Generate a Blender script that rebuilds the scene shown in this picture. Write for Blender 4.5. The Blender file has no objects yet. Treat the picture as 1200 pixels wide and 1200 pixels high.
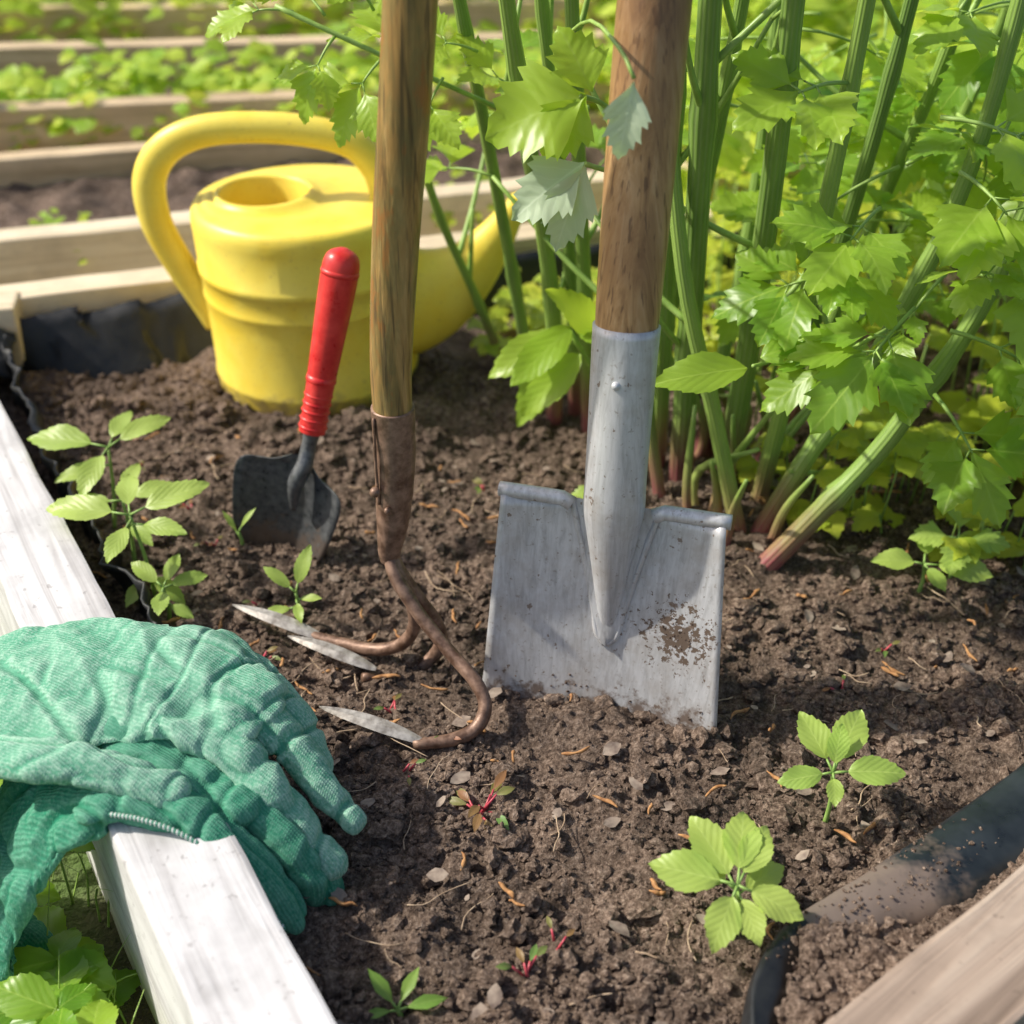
import bpy, bmesh, math, random
import numpy as np
from mathutils import Vector, Matrix, noise
random.seed(7)
R=random.uniform
scene=bpy.context.scene

# ---------------------------------------------------------------- helpers
def cr(pts,n):
    P=[np.array(p,float) for p in pts]
    P=[2*P[0]-P[1]]+P+[2*P[-1]-P[-2]]
    out=[]
    m=len(P)-3
    for i in range(n):
        t=i/(n-1)*m; k=min(int(t),m-1); f=t-k
        a,b,c,d=P[k:k+4]
        out.append(.5*((2*b)+(-a+c)*f+(2*a-5*b+4*c-d)*f*f+(-a+3*b-3*c+d)*f**3))
    return out

class MB:
    def __init__(s): s.v=[];s.f=[];s.m=[];s.uv=[];s.r=[];s.sm=[]
    def add(s,vs,fs,uvs=None,mat=0,rnd=.5,smooth=True):
        o=len(s.v); s.v.extend([tuple(map(float,v)) for v in vs])
        s.uv.extend(uvs if uvs else [(0,0)]*len(vs)); s.r.extend([rnd]*len(vs))
        for f in fs: s.f.append(tuple(i+o for i in f)); s.m.append(mat); s.sm.append(smooth)
    def build(s,name,mats,parent=None):
        me=bpy.data.meshes.new(name); me.from_pydata(s.v,[],s.f)
        for m in mats: me.materials.append(m)
        me.polygons.foreach_set("material_index",s.m); me.polygons.foreach_set("use_smooth",s.sm)
        uvl=me.uv_layers.new(name="UVMap")
        li=np.zeros(len(me.loops),dtype=np.int32); me.loops.foreach_get("vertex_index",li)
        uvl.data.foreach_set("uv",np.array(s.uv,dtype=np.float32)[li].ravel())
        at=me.attributes.new("rnd","FLOAT","POINT"); at.data.foreach_set("value",np.array(s.r,dtype=np.float32))
        me.update()
        ob=bpy.data.objects.new(name,me); scene.collection.objects.link(ob)
        if parent: ob.parent=parent
        return ob

def empty(name):
    e=bpy.data.objects.new(name,None); e.empty_display_size=.05; scene.collection.objects.link(e); return e

def tube(B,pts,rad,seg=12,mat=0,rnd=.5,n=None,flat=1.0,cap=True,upv=(0,0,1),wob=0):
    if not hasattr(rad,'__len__'): rad=[rad]*len(pts)
    fl=flat if hasattr(flat,'__len__') else [flat]*len(pts)
    q=[tuple(p)+(r,f) for p,r,f in zip(pts,rad,fl)]
    if n: q=cr(q,n)
    q=[np.array(a,float) for a in q]
    P=[Vector(a[:3]) for a in q]
    vs=[];uv=[];L=0
    side=None
    for i,p in enumerate(P):
        t=(P[min(i+1,len(P)-1)]-P[max(i-1,0)]).normalized()
        if side is None:
            u=Vector(upv)
            if abs(t.dot(u))>.97: u=Vector((0,1,0)) if abs(t.y)<.9 else Vector((1,0,0))
            side=t.cross(u).normalized()
        else: side=(side-t*side.dot(t)).normalized()
        nn=side.cross(t)
        r=max(q[i][3],1e-5); f=q[i][4]
        if i: L+=(P[i]-P[i-1]).length
        for k in range(seg):
            a=2*math.pi*k/seg
            rr=r*(1+(wob*noise.noise((p*60+Vector((math.cos(a),math.sin(a),0))))if wob else 0))
            vs.append(p+side*math.cos(a)*rr+nn*math.sin(a)*rr*f); uv.append((k/seg*2 if k<=seg/2 else 2-k/seg*2,L))
    fs=[]
    for i in range(len(P)-1):
        for k in range(seg):
            fs.append((i*seg+k,i*seg+(k+1)%seg,(i+1)*seg+(k+1)%seg,(i+1)*seg+k))
    if cap:
        fs.append(tuple(range(seg))[::-1]); fs.append(tuple((len(P)-1)*seg+k for k in range(seg)))
    B.add(vs,fs,uv,mat,rnd)

LOBED=[(0,.02,0),(.08,.10,.06),(.18,.36,.16),(.26,.66,.27),(.31,.99,.42),(.36,.84,.42),(.40,.90,.51),(.46,.64,.49),(.52,.70,.63),(.56,.78,.72),(.62,.52,.69),(.70,.52,.82),(.76,.32,.81),(.84,.27,.91),(.92,.11,.95),(1,0,1)]
OVATE=[(0,.03,0),(.08,.4,.07),(.15,.66,.17),(.2,.64,.19),(.28,.9,.31),(.33,.86,.33),(.42,1.0,.45),(.47,.94,.47),(.55,.95,.59),(.6,.85,.6),(.68,.8,.72),(.73,.67,.73),(.8,.56,.85),(.85,.41,.86),(.93,.22,.96),(1,0,1.02)]
SIMPLE=[(0,.05,0),(.25,.8,.25),(.55,.9,.58),(.8,.5,.84),(1,0,1)]
NARROW=[(0,.1,0),(.2,.6,.2),(.45,1,.45),(.7,.75,.7),(1,0,1)]
def leaf(B,pos,d,up,L,W,shape=LOBED,curl=.25,fold=.25,rnd=.5,mat=0,wave=.05):
    pos=Vector(pos);d=Vector(d).normalized();up=Vector(up)
    s=d.cross(up)
    if s.length<1e-3: s=d.cross(Vector((1,0,0)))
    s.normalize(); n=s.cross(d).normalized()
    tw=R(-.15,.15); ph=R(0,6)
    vs=[];uv=[];fs=[]
    for i,(tc,w,te) in enumerate(shape):
        for k in (-1,-.5,0,.5,1):
            a=abs(k); t=tc+(te-tc)*a
            off=W*.5*w*k
            q=pos+d*(L*t*(1-.15*curl*t))+s*(off+tw*L*t*t*.3)+n*(-curl*L*t*t*.6+fold*abs(off)*(.75 if a>.9 else 1)+wave*W*math.sin(t*9+ph+k*2)*a)
            vs.append(q); uv.append((.5+.5*w*k,t))
    for i in range(len(shape)-1):
        for c in range(4): fs.append((i*5+c,i*5+c+1,(i+1)*5+c+1,(i+1)*5+c))
    B.add(vs,fs,uv,mat,rnd)

def compound(B,pos,d,up,L,ls,pairs=2,shape=LOBED,rnd=.5,mat=0,smat=1,pr=.0016,droop=.25,wr=.78):
    pos=Vector(pos);d=Vector(d).normalized();up=Vector(up).normalized()
    s=d.cross(up).normalized();n=s.cross(d)
    P=[pos+d*L*t-n*droop*L*t*t for t in (0,.25,.5,.75,1)]
    tube(B,P,[pr*1.3,pr*1.15,pr,pr*.8,pr*.6],6,smat,rnd)
    def at(t):
        k=min(int(t*4),3);f=t*4-k; return P[k].lerp(P[k+1],f)
    de=(P[4]-P[3]).normalized()
    leaf(B,P[4],de+n*R(-.2,.1),up,ls*1.15,ls*wr*1.1,shape,R(.15,.5),R(.05,.3),min(1,max(0,rnd+R(-.15,.15))),mat)
    for i in range(pairs):
        t=.94-i*(.5/max(pairs,1))
        for sg in (-1,1):
            q=at(t); dd=(d*R(.45,.75)+s*sg*R(.7,1)-n*R(-.1,.25))
            sz=ls*(1-.02*i)*R(.75,1.1)
            q2=q+dd.normalized()*sz*.18
            tube(B,[q,q2],[pr*.6,pr*.5],5,smat,rnd)
            leaf(B,q2,dd,up+Vector((R(-.4,.4),R(-.4,.4),0)),sz,sz*wr,shape,R(.15,.6),R(.05,.35),min(1,max(0,rnd+R(-.25,.25))),mat)

# ---------------------------------------------------------------- materials
def newmat(name):
    m=bpy.data.materials.new(name); m.use_nodes=True
    nt=m.node_tree; b=nt.nodes["Principled BSDF"]; return m,nt,b
def ramp(nt,src,stops,interp='LINEAR'):
    r=nt.nodes.new('ShaderNodeValToRGB'); nt.links.new(src,r.inputs[0]); r.color_ramp.interpolation=interp
    e=r.color_ramp.elements
    while len(e)<len(stops): e.new(.5)
    for i,(p,c) in enumerate(stops):
        e[i].position=p; e[i].color=(c,c,c,1) if not hasattr(c,'__len__') else (*c,1)
    return r
def mapping(nt,scale=(1,1,1),coord='Object',rot=(0,0,0)):
    tc=nt.nodes.new('ShaderNodeTexCoord'); mp=nt.nodes.new('ShaderNodeMapping')
    mp.inputs['Scale'].default_value=scale; mp.inputs['Rotation'].default_value=rot
    nt.links.new(tc.outputs[coord],mp.inputs[0]); return mp.outputs[0]
def noi(nt,vec,scale,detail=3,rough=.6,dist=0):
    n=nt.nodes.new('ShaderNodeTexNoise'); n.inputs['Scale'].default_value=scale;n.inputs['Detail'].default_value=min(detail,4)
    n.inputs['Roughness'].default_value=rough;n.inputs['Distortion'].default_value=dist
    nt.links.new(vec,n.inputs['Vector']); return n.outputs['Fac']
def mix(nt,fac,a,b,mode='MIX'):
    m=nt.nodes.new('ShaderNodeMix'); m.data_type='RGBA'; m.blend_type=mode
    for sock,val in ((m.inputs[0],fac),(m.inputs[6],a),(m.inputs[7],b)):
        if hasattr(val,'links'): nt.links.new(val,sock)
        elif hasattr(val,'__len__'): sock.default_value=(*val,1)
        else: sock.default_value=val
    return m.outputs[2]
def math_(nt,op,a,b=0.):
    m=nt.nodes.new('ShaderNodeMath'); m.operation=op
    for i,val in enumerate((a,b)):
        if hasattr(val,'links'): nt.links.new(val,m.inputs[i])
        else: m.inputs[i].default_value=val
    return m.outputs[0]
def bump(nt,b,h,strength=.5,dist=.002):
    n=nt.nodes.new('ShaderNodeBump'); n.inputs['Strength'].default_value=strength;n.inputs['Distance'].default_value=dist
    nt.links.new(h,n.inputs['Height']); nt.links.new(n.outputs[0],b.inputs['Normal']); return n

def m_soil(name="soil",k=1.0):
    m,nt,b=newmat(name); v=mapping(nt)
    a=noi(nt,v,9,2,.6); c=noi(nt,v,230,4,.8)
    col=ramp(nt,c,[(.32,(.050*k,.035*k,.027*k)),(.48,(.160*k,.118*k,.092*k)),(.62,(.33*k,.26*k,.21*k)),(.76,(.58*k,.49*k,.42*k))])
    col2=ramp(nt,a,[(.35,(.70,.67,.65)),(.65,(1.22,1.16,1.11))])
    o=mix(nt,1.0,col.outputs[0],col2.outputs[0],'MULTIPLY')
    nt.links.new(o,b.inputs['Base Color']); b.inputs['Roughness'].default_value=.92
    b.inputs['Specular IOR Level'].default_value=.2
    bump(nt,b,c,1.0,.006); return m

def m_leaf(name,dark,light,trans,tf=.35,rough=.42,veins=True,vb=.14):
    m,nt,b=newmat(name)
    at=nt.nodes.new('ShaderNodeAttribute'); at.attribute_name='rnd'
    col=ramp(nt,at.outputs['Fac'],[(0,dark),(1,light)])
    tr=nt.nodes.new('ShaderNodeBsdfTranslucent'); b.inputs['Roughness'].default_value=rough
    if veins:
        tc=nt.nodes.new('ShaderNodeTexCoord'); sx=nt.nodes.new('ShaderNodeSeparateXYZ'); nt.links.new(tc.outputs['UV'],sx.inputs[0])
        du=math_(nt,'ABSOLUTE',math_(nt,'SUBTRACT',sx.outputs[0],.5))
        mid=ramp(nt,du,[(.006,1),(.022,0)])
        nv=noi(nt,mapping(nt),60,1,.5)
        ph=math_(nt,'ADD',math_(nt,'SUBTRACT',sx.outputs[1],math_(nt,'MULTIPLY',du,.9)),math_(nt,'MULTIPLY',nv,.12))
        sv=math_(nt,'SINE',math_(nt,'MULTIPLY',ph,40.))
        svr=ramp(nt,sv,[(.84,0),(1.0,1)])
        vein=math_(nt,'MAXIMUM',mid.outputs[0],math_(nt,'MULTIPLY',svr.outputs[0],.4))
        c1=mix(nt,math_(nt,'MULTIPLY',vein,.5),col.outputs[0],tuple(min(1,x*1.3+.06) for x in light))
        nt.links.new(c1,b.inputs['Base Color'])
        bump(nt,b,math_(nt,'ADD',math_(nt,'MULTIPLY',sv,-.7),math_(nt,'MULTIPLY',nv,3.)),vb,.0010)
        c2=mix(nt,math_(nt,'MULTIPLY',vein,.5),trans,tuple(x*.55 for x in trans))
        nt.links.new(c2,tr.inputs[0])
    else:
        nt.links.new(col.outputs[0],b.inputs['Base Color']); tr.inputs[0].default_value=(*trans,1)
    ms=nt.nodes.new('ShaderNodeMixShader'); ms.inputs[0].default_value=tf
    nt.links.new(b.outputs[0],ms.inputs[1]); nt.links.new(tr.outputs[0],ms.inputs[2])
    nt.links.new(ms.outputs[0],nt.nodes['Material Output'].inputs[0]); return m

def m_stem(name,base,green):
    m,nt,b=newmat(name)
    tc=nt.nodes.new('ShaderNodeTexCoord'); sx=nt.nodes.new('ShaderNodeSeparateXYZ'); nt.links.new(tc.outputs['UV'],sx.inputs[0])
    so=nt.nodes.new('ShaderNodeSeparateXYZ'); nt.links.new(tc.outputs['Object'],so.inputs[0])
    v=mapping(nt,(60,60,8)); nn=noi(nt,v,1,3)
    at=nt.nodes.new('ShaderNodeAttribute'); at.attribute_name='rnd'
    zz=math_(nt,'ADD',math_(nt,'ADD',so.outputs[2],math_(nt,'MULTIPLY',nn,.07)),math_(nt,'MULTIPLY',at.outputs['Fac'],.05))
    zc=ramp(nt,zz,[(.085,base),(.12,tuple(x*.55+y*.45 for x,y in zip(base,green))),(.17,green)])
    st=math_(nt,'SINE',math_(nt,'MULTIPLY',sx.outputs[0],42.))
    nr=ramp(nt,math_(nt,'ADD',math_(nt,'MULTIPLY',nn,.6),math_(nt,'MULTIPLY',at.outputs['Fac'],.4)),[(.25,(.6,.65,.55)),(.75,(1.3,1.2,1.0))])
    c=mix(nt,1.,zc.outputs[0],nr.outputs[0],'MULTIPLY')
    c=mix(nt,math_(nt,'MULTIPLY',ramp(nt,st,[(.0,0),(1,1)]).outputs[0],.18),c,(.34,.40,.22))
    nt.links.new(c,b.inputs['Base Color']); b.inputs['Roughness'].default_value=.38
    bump(nt,b,st,.3,.001); return m

def m_wood(name,c1,c2,c3,dirt=.3,gs=1.0,rough=.7,bumpd=.0015):
    m,nt,b=newmat(name)
    v=mapping(nt,(3*gs,60*gs,60*gs)); g=noi(nt,v,1,4,.65,.6)
    v2=mapping(nt); n2=noi(nt,v2,14,4,.65); n3=noi(nt,v2,120,3,.6)
    col=ramp(nt,g,[(.3,c1),(.5,c2),(.7,c3)])
    dm=ramp(nt,n2,[(.45,0),(.75,dirt)])
    c=mix(nt,dm.outputs[0],col.outputs[0],tuple(x*.4 for x in c1))
    sp=ramp(nt,n3,[(.64,0),(.70,.8)])
    c=mix(nt,math_(nt,'MULTIPLY',sp.outputs[0],dirt),c,(.05,.035,.025))
    nt.links.new(c,b.inputs['Base Color']); b.inputs['Roughness'].default_value=rough
    bump(nt,b,g,.7,bumpd); return m

def m_plain(name,c1,c2,rough=.5,scale=30,metal=0,bs=.2,bd=.001):
    m,nt,b=newmat(name); v=mapping(nt); n=noi(nt,v,scale,3,.65)
    col=ramp(nt,n,[(.35,c1),(.65,c2)]); nt.links.new(col.outputs[0],b.inputs['Base Color'])
    rr=ramp(nt,n,[(.3,max(0,rough-.12)),(.7,min(1,rough+.12))]); nt.links.new(rr.outputs[0],b.inputs['Roughness'])
    b.inputs['Metallic'].default_value=metal
    bump(nt,b,n,bs,bd); return m

def add_dirt(m,zlo,zhi,col=(.12,.085,.065),amount=1.0,scale=70,lo=.5,hi=.62,axis=2,k=.45):
    nt=m.node_tree;b=nt.nodes['Principled BSDF']
    src=b.inputs['Base Color'].links[0].from_socket
    tc=nt.nodes.new('ShaderNodeTexCoord'); so=nt.nodes.new('ShaderNodeSeparateXYZ'); nt.links.new(tc.outputs['Object'],so.inputs[0])
    mr=nt.nodes.new('ShaderNodeMapRange'); nt.links.new(so.outputs[axis],mr.inputs[0]); mr.inputs[1].default_value=zlo;mr.inputs[2].default_value=zhi;mr.inputs[3].default_value=k;mr.inputs[4].default_value=0
    v=mapping(nt); n=noi(nt,v,scale,4,.7)
    f=ramp(nt,math_(nt,'ADD',n,mr.outputs[0]),[(lo+.15,0),(hi+.15,amount)])
    c=mix(nt,f.outputs[0],src,col); nt.links.new(c,b.inputs['Base Color'])

SOIL=m_soil(); SOIL2=m_soil("soil_clod",1.12)
LOV=m_leaf("lovage_leaf",(.115,.29,.03),(.38,.55,.055),(.66,.86,.07),.46,.36)
LOVP=m_leaf("lovage_leaf_pale",(.38,.52,.32),(.62,.72,.54),(.55,.75,.25),.3,.45)
STEM=m_stem("lovage_stem",(.28,.085,.11),(.23,.38,.09))
PET=m_plain("petiole",(.22,.36,.07),(.34,.50,.12),.45,60)
YEL=m_leaf("groundcover_leaf",(.30,.44,.04),(.58,.62,.07),(.8,.85,.07),.45)
SEED=m_leaf("seedling_leaf",(.22,.42,.07),(.46,.60,.13),(.6,.82,.12),.38)
SSTEM=m_plain("seedling_stem",(.2,.34,.07),(.3,.46,.12),.5,60)
BGL=m_leaf("bed_leaf",(.22,.42,.04),(.56,.66,.08),(.78,.9,.09),.45,.5,False)
WHITE=m_wood("painted_wood",(.36,.34,.335),(.66,.65,.655),(.78,.77,.775),.42,.8)
CREAM=m_wood("bleached_wood",(.46,.36,.22),(.72,.60,.42),(.82,.72,.54),.3,.8)
PINE=m_wood("garden_timber",(.36,.26,.14),(.62,.47,.29),(.76,.60,.40),.3,.6)
GREYW=m_wood("grey_wood",(.13,.09,.065),(.36,.275,.215),(.52,.43,.35),.35,.55,.8,.006)
BLACK=m_plain("black_liner",(.006,.007,.008),(.02,.022,.026),.5,25,0,.5,.003); add_dirt(BLACK,-.1,.0,(.14,.105,.085),.8,40,.58,.8)
EDG=m_plain("edging_plastic",(.010,.014,.017),(.026,.034,.040),.33,25,0,.4,.003); add_dirt(EDG,.22,.34,(.22,.17,.14),.85,22,.48,.70,axis=0,k=.5)
LIP=m_plain("edging_lip",(.008,.009,.010),(.022,.024,.026),.4,25,0,.4,.003)

# ---------------------------------------------------------------- soil of the bed
def hsoil(x,y):
    p=Vector((x,y,0))
    h=.010*noise.fractal(p*5,1,2,3)
    h+=.0100*noise.fractal(p*26+Vector((3,1,0)),.8,2,4)
    d=noise.voronoi(p*40)[0][0]; h+=.0095*max(0,.55-d)
    d=noise.voronoi(p*85+Vector((0,0,.3)))[0][0]; h+=.0060*max(0,.6-d)
    h+=.0032*noise.noise(p*150)
    h+=.016*math.exp(-(((x-.06)*.958-(y-.83)*.289)/.11)**2-(((x-.06)*.289+(y-.825)*.958)/.03)**2)
    h+=.010*math.exp(-((x+.24)**2+(y-1.44)**2-.135**2)**2/.0002)
    h+=.025*math.exp(-((x-.24)**2+(y-1.17)**2)/.02)
    return h
POLY=[(-.045,.30),(1.25,1.30),(1.0,2.02),(-.70,1.50)]
def inside(x,y,poly=POLY):
    c=False;n=len(poly)
    for i in range(n):
        x1,y1=poly[i];x2,y2=poly[(i+1)%n]
        if (y1>y)!=(y2>y) and x<(x2-x1)*(y-y1)/(y2-y1)+x1: c=not c
    return c
xs=list(np.arange(-.74,.60,.0038))+list(np.arange(.60,1.3,.02)); ys=list(np.arange(.40,1.5,.0038))+list(np.arange(1.5,2.06,.012))
idx={};vs=[];fs=[]
for j,y in enumerate(ys):
    for i,x in enumerate(xs):
        if inside(x,y): idx[(i,j)]=len(vs); vs.append((x,y,hsoil(x,y)))
for (i,j),a in idx.items():
    b=idx.get((i+1,j));c=idx.get((i+1,j+1));d=idx.get((i,j+1))
    if None not in (b,c,d): fs.append((a,b,c,d))
B=MB(); B.add(vs,fs,None,0); soil_ob=B.build("garden_soil",[SOIL])

def ico(sub):
    bm=bmesh.new(); bmesh.ops.create_icosphere(bm,subdivisions=sub,radius=1)
    v=[Vector(a.co) for a in bm.verts]; f=[tuple(q.index for q in a.verts) for a in bm.faces]; bm.free(); return v,f
I1=ico(1);I2=ico(2)
def clod(B,x,y,z,r,mat=0,big=False):
    V,F=I2 if big else I1
    o=Vector((R(0,99),R(0,99),R(0,99))); sx,sy,sz=R(.7,1.3),R(.7,1.3),R(.5,.9)
    out=[]
    for v in V:
        k=r*(1+.6*noise.noise(v*1.3+o)+.4*noise.noise(v*3+o))
        out.append((x+v.x*k*sx,y+v.y*k*sy,z+v.z*k*sz))
    B.add(out,F,None,mat,R(0,1),False)
B=MB()
cnt=0
while cnt<32000:
    y=.40+R(0,1)**1.25*1.1; x=R(-.62,.62)
    if not inside(x,y) or abs(x)>.42*y+.12: continue
    if noise.noise(Vector((x*9,y*9,4)))<R(-.8,.25): continue
    r=.0009+.0024*random.random()**2+(.0075*random.random()**2.2 if random.random()<.14 else 0)
    clod(B,x,y,hsoil(x,y)+r*.4,r,0,r>.003); cnt+=1
B.build("soil_clods",[SOIL2])

RUST_D=m_plain("dry_catkin",(.28,.12,.04),(.50,.27,.11),.8,200); STRAW=m_plain("dry_straw",(.32,.22,.14),(.55,.42,.29),.8,100)
CHIP=m_plain("bark_chip",(.14,.10,.08),(.36,.29,.23),.85,80)
B=MB()
for i in range(150):
    x=R(-.4,.5);y=R(.5,1.3)
    if not inside(x,y):continue
    a=R(0,6.28);L=R(.008,.028);z=hsoil(x,y)+.007
    p=Vector((x,y,z));q=[]
    for k in range(6):
        q.append(p.copy()); a+=R(-.5,.5); p=p+Vector((math.cos(a)*L/5,math.sin(a)*L/5,R(-.001,.0015)))
    tube(B,q,[.0006]+[R(.0008,.0019) for _ in range(4)]+[.0005],6,0,wob=.6,n=12)
for i in range(150):
    x=R(-.4,.5);y=R(.48,1.25)
    if not inside(x,y):continue
    a=R(0,6.28);L=R(.015,.055);z=hsoil(x,y)+.007
    p=Vector((x,y,z));q=[]
    for k in range(5):
        q.append(p.copy()); a+=R(-.5,.5); p=p+Vector((math.cos(a)*L/4,math.sin(a)*L/4,R(-.002,.002)))
    tube(B,q,R(.0003,.0007),5,1,n=10)
for i in range(190):
    x=R(-.4,.55);y=R(.48,1.3)
    if not inside(x,y):continue
    L=R(.005,.020); leaf(B,(x,y,hsoil(x,y)+.006),(R(-1,1),R(-1,1),R(-.2,.3)),(R(-.4,.4),R(-.4,.4),1),L,L*.7,SIMPLE,R(-.5,.5),R(-.3,.3),.5,2)
B.build("plant_debris",[RUST_D,STRAW,CHIP])

# ---------------------------------------------------------------- boards
def board(name,p0,p1,width,zt,zb,mat,bev=.004,jit=.0015):
    p0=Vector((*p0,0));p1=Vector((*p1,0));L=(p1-p0).length;a=math.atan2(p1.y-p0.y,p1.x-p0.x)
    bm=bmesh.new(); bmesh.ops.create_cube(bm,size=1)
    for v in bm.verts: v.co=Vector(((v.co.x+.5)*L,(v.co.y+.5)*width,(v.co.z+.5)*(zt-zb)+zb))
    bmesh.ops.recalc_face_normals(bm,faces=bm.faces[:])
    bmesh.ops.bevel(bm,geom=bm.edges[:],offset=bev,segments=2,affect='EDGES',profile=.6)
    n=int(L/.03)
    for k in range(1,n):
        bmesh.ops.bisect_plane(bm,geom=bm.verts[:]+bm.edges[:]+bm.faces[:],plane_co=(L*k/n,0,0),plane_no=(1,0,0))
    for v in bm.verts:
        v.co.y+=jit*noise.noise(Vector((v.co.x*14,v.co.y*40,v.co.z*40)))*1.5; v.co.z+=jit*noise.noise(Vector((v.co.x*12,v.co.y*40+9,v.co.z*40)))
    me=bpy.data.meshes.new(name);bm.to_mesh(me);bm.free();me.materials.append(mat)
    ob=bpy.data.objects.new(name,me);scene.collection.objects.link(ob); ob.location=p0; ob.rotation_euler=(0,0,a)
    return ob
e=empty("raised_bed")
def part(o,nm): o.parent=e; o.name=nm
d=Vector((-.502,.865))
part(board("b",(-.102-d.x*.18,.484-d.y*.18),(-.102+d.x*1.17,.484+d.y*1.17),.072,.08,-.13,WHITE),"side_board")
part(board("b",(.179-.791*.17,.484-.612*.17),(.179+.791*1.4,.484+.612*1.4),-.07,.08,-.13,GREYW),"front_board")
part(board("b",(-.70,1.478),(1.0,2.02),.05,.085,-.13,CREAM),"back_board")
part(board("b",(-.76,1.44),(-.60,1.47),.055,.088,-.13,CREAM),"corner_block")
e2=empty("garden_bed"); e=e2
part(board("b",(-1.9,1.33),(1.6,2.38),.05,.085,-.13,CREAM),"front_board")
part(board("b",(-1.9,1.80),(1.6,2.66),.04,.075,-.13,PINE),"back_board")
e3=empty("garden_bed"); e=e3
part(board("b",(-1.9,2.02),(1.8,2.62),.05,.118,-.13,PINE),"front_board")
part(board("b",(-2.4,2.55),(2.2,2.95),.05,.10,-.13,PINE),"back_board")
e4=empty("garden_bed"); e=e4
part(board("b",(-2.6,2.95),(2.6,3.3),.05,.09,-.13,PINE),"front_board")
part(board("b",(-2.8,3.9),(2.8,4.3),.05,.10,-.13,PINE),"back_board")

def soilquad(name,pts,step=.02,z=0,amp=.02,parent=None):
    x0=min(p[0] for p in pts);x1=max(p[0] for p in pts);y0=min(p[1] for p in pts);y1=max(p[1] for p in pts)
    idx={};vs=[];fs=[]
    X=np.arange(x0,x1,step);Y=np.arange(y0,y1,step)
    for j,y in enumerate(Y):
        for i,x in enumerate(X):
            if inside(x,y,pts):
                idx[(i,j)]=len(vs); p=Vector((x,y,0)); vs.append((x,y,z+amp*noise.fractal(p*14,.8,2,4)+.01*max(0,.5-noise.voronoi(p*30)[0][0])))
    for (i,j),a in idx.items():
        b=idx.get((i+1,j));c=idx.get((i+1,j+1));d_=idx.get((i,j+1))
        if None not in (b,c,d_): fs.append((a,b,c,d_))
    B=MB();B.add(vs,fs);return B.build(name,[SOIL],parent)
soilquad("soil",[(-1.88,1.36),(1.58,2.42),(1.58,2.65),(-1.88,1.82)],.010,.03,.02,e2)
soilquad("soil",[(-1.88,2.05),(1.8,2.65),(2.2,2.96),(-2.38,2.58)],.02,.03,.02,e3)
soilquad("soil",[(-2.6,2.98),(2.6,3.33),(2.8,4.3),(-2.8,3.95)],.04,.03,.02,e4)

gm,nt,b=newmat("ground"); v=mapping(nt); n1=noi(nt,v,3,4); n2=noi(nt,v,40,4,.7)
c=ramp(nt,n1,[(.4,(.09,.065,.045)),(.55,(.09,.15,.035)),(.7,(.14,.22,.05))]); nt.links.new(c.outputs[0],b.inputs['Base Color']); b.inputs['Roughness'].default_value=.95; bump(nt,b,n2,1,.02)
B=MB(); G=[];S=24
for j in range(S+1):
    for i in range(S+1):
        u=(i/S*2-1);w=(j/S*2-1); G.append((200*u*abs(u)**2,200*w*abs(w)**2,-.13+.01*math.sin(i*3+j*5)))
B.add(G,[(j*(S+1)+i,j*(S+1)+i+1,(j+1)*(S+1)+i+1,(j+1)*(S+1)+i) for j in range(S) for i in range(S)]); B.build("ground",[gm])

# ---------------------------------------------------------------- liner
def ribbon(B,pts,mat=0,n=80,wv=.004):
    q=cr(pts,n);vs=[];uv=[];m=7
    for i,a in enumerate(q):
        for k in range(m):
            t=k/(m-1)
            w=wv*noise.noise(Vector((a[0]*28,a[1]*28,t*1.5)))+wv*.5*noise.noise(Vector((a[0]*90,a[1]*90,t*3)))
            vs.append((a[0]+a[3]*t+w*2,a[1]+a[4]*t+w,a[2]*(1-t)+a[5]*t+w*.8)); uv.append((i/n,t))
    fs=[(i*m+k,i*m+k+1,(i+1)*m+k+1,(i+1)*m+k) for i in range(n-1) for k in range(m-1)]
    B.add(vs,fs,uv,mat)
B=MB()
ribbon(B,[(-.625,1.45,.06,.02,.0,-.02),(-.58,1.38,.058,.005,0,-.02),(-.52,1.26,.05,.01,0,-.02),(-.449,1.125,.05,.01,0,-.02),(-.38,1.02,.045,.01,0,-.02),(-.318,.925,.04,.01,0,-.02),(-.305,.895,.03,0,0,-.02)],wv=.007)
ribbon(B,[(-.305,.895,.03,0,0,-.02),(-.325,.885,.035,0,0,-.02),(-.35,.90,.045,0,0,-.02)],n=20,wv=.003)
ribbon(B,[(-.66,1.47,.07,.0,-.01,-.02),(-.52,1.515,.07,.02,-.05,-.02),(-.38,1.565,.07,.02,-.05,-.02),(-.2,1.62,.07,.01,-.04,-.02),(.1,1.71,.07,0,-.03,-.02),(.6,1.87,.07,0,-.03,-.02)],wv=.010)
ribbon(B,[(-.66,1.47,.075,.05,.02,.055),(-.66,1.42,.07,.06,.02,.05),(-.645,1.38,.06,.06,.02,.03)],n=20,wv=.008)
o=B.build("pond_liner_edging",[BLACK]); md=o.modifiers.new("s",'SOLIDIFY');md.thickness=.0025
B=MB()
fl=[(.143,.455,.032),(.146,.505,.035),(.156,.550,.036),(.180,.590,.034),(.224,.624,.032),(.282,.664,.032),(.350,.714,.033),(.44,.784,.036),(.59,.905,.036)]
sec=[(-.006,-.05),(-.004,-.012),(-.001,-.002),(.003,.001),(.014,.0015),(.028,.000),(.042,-.003),(.054,-.008),(.060,-.016),(.060,-.05)]
q=cr(fl,110);vs=[]
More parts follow.
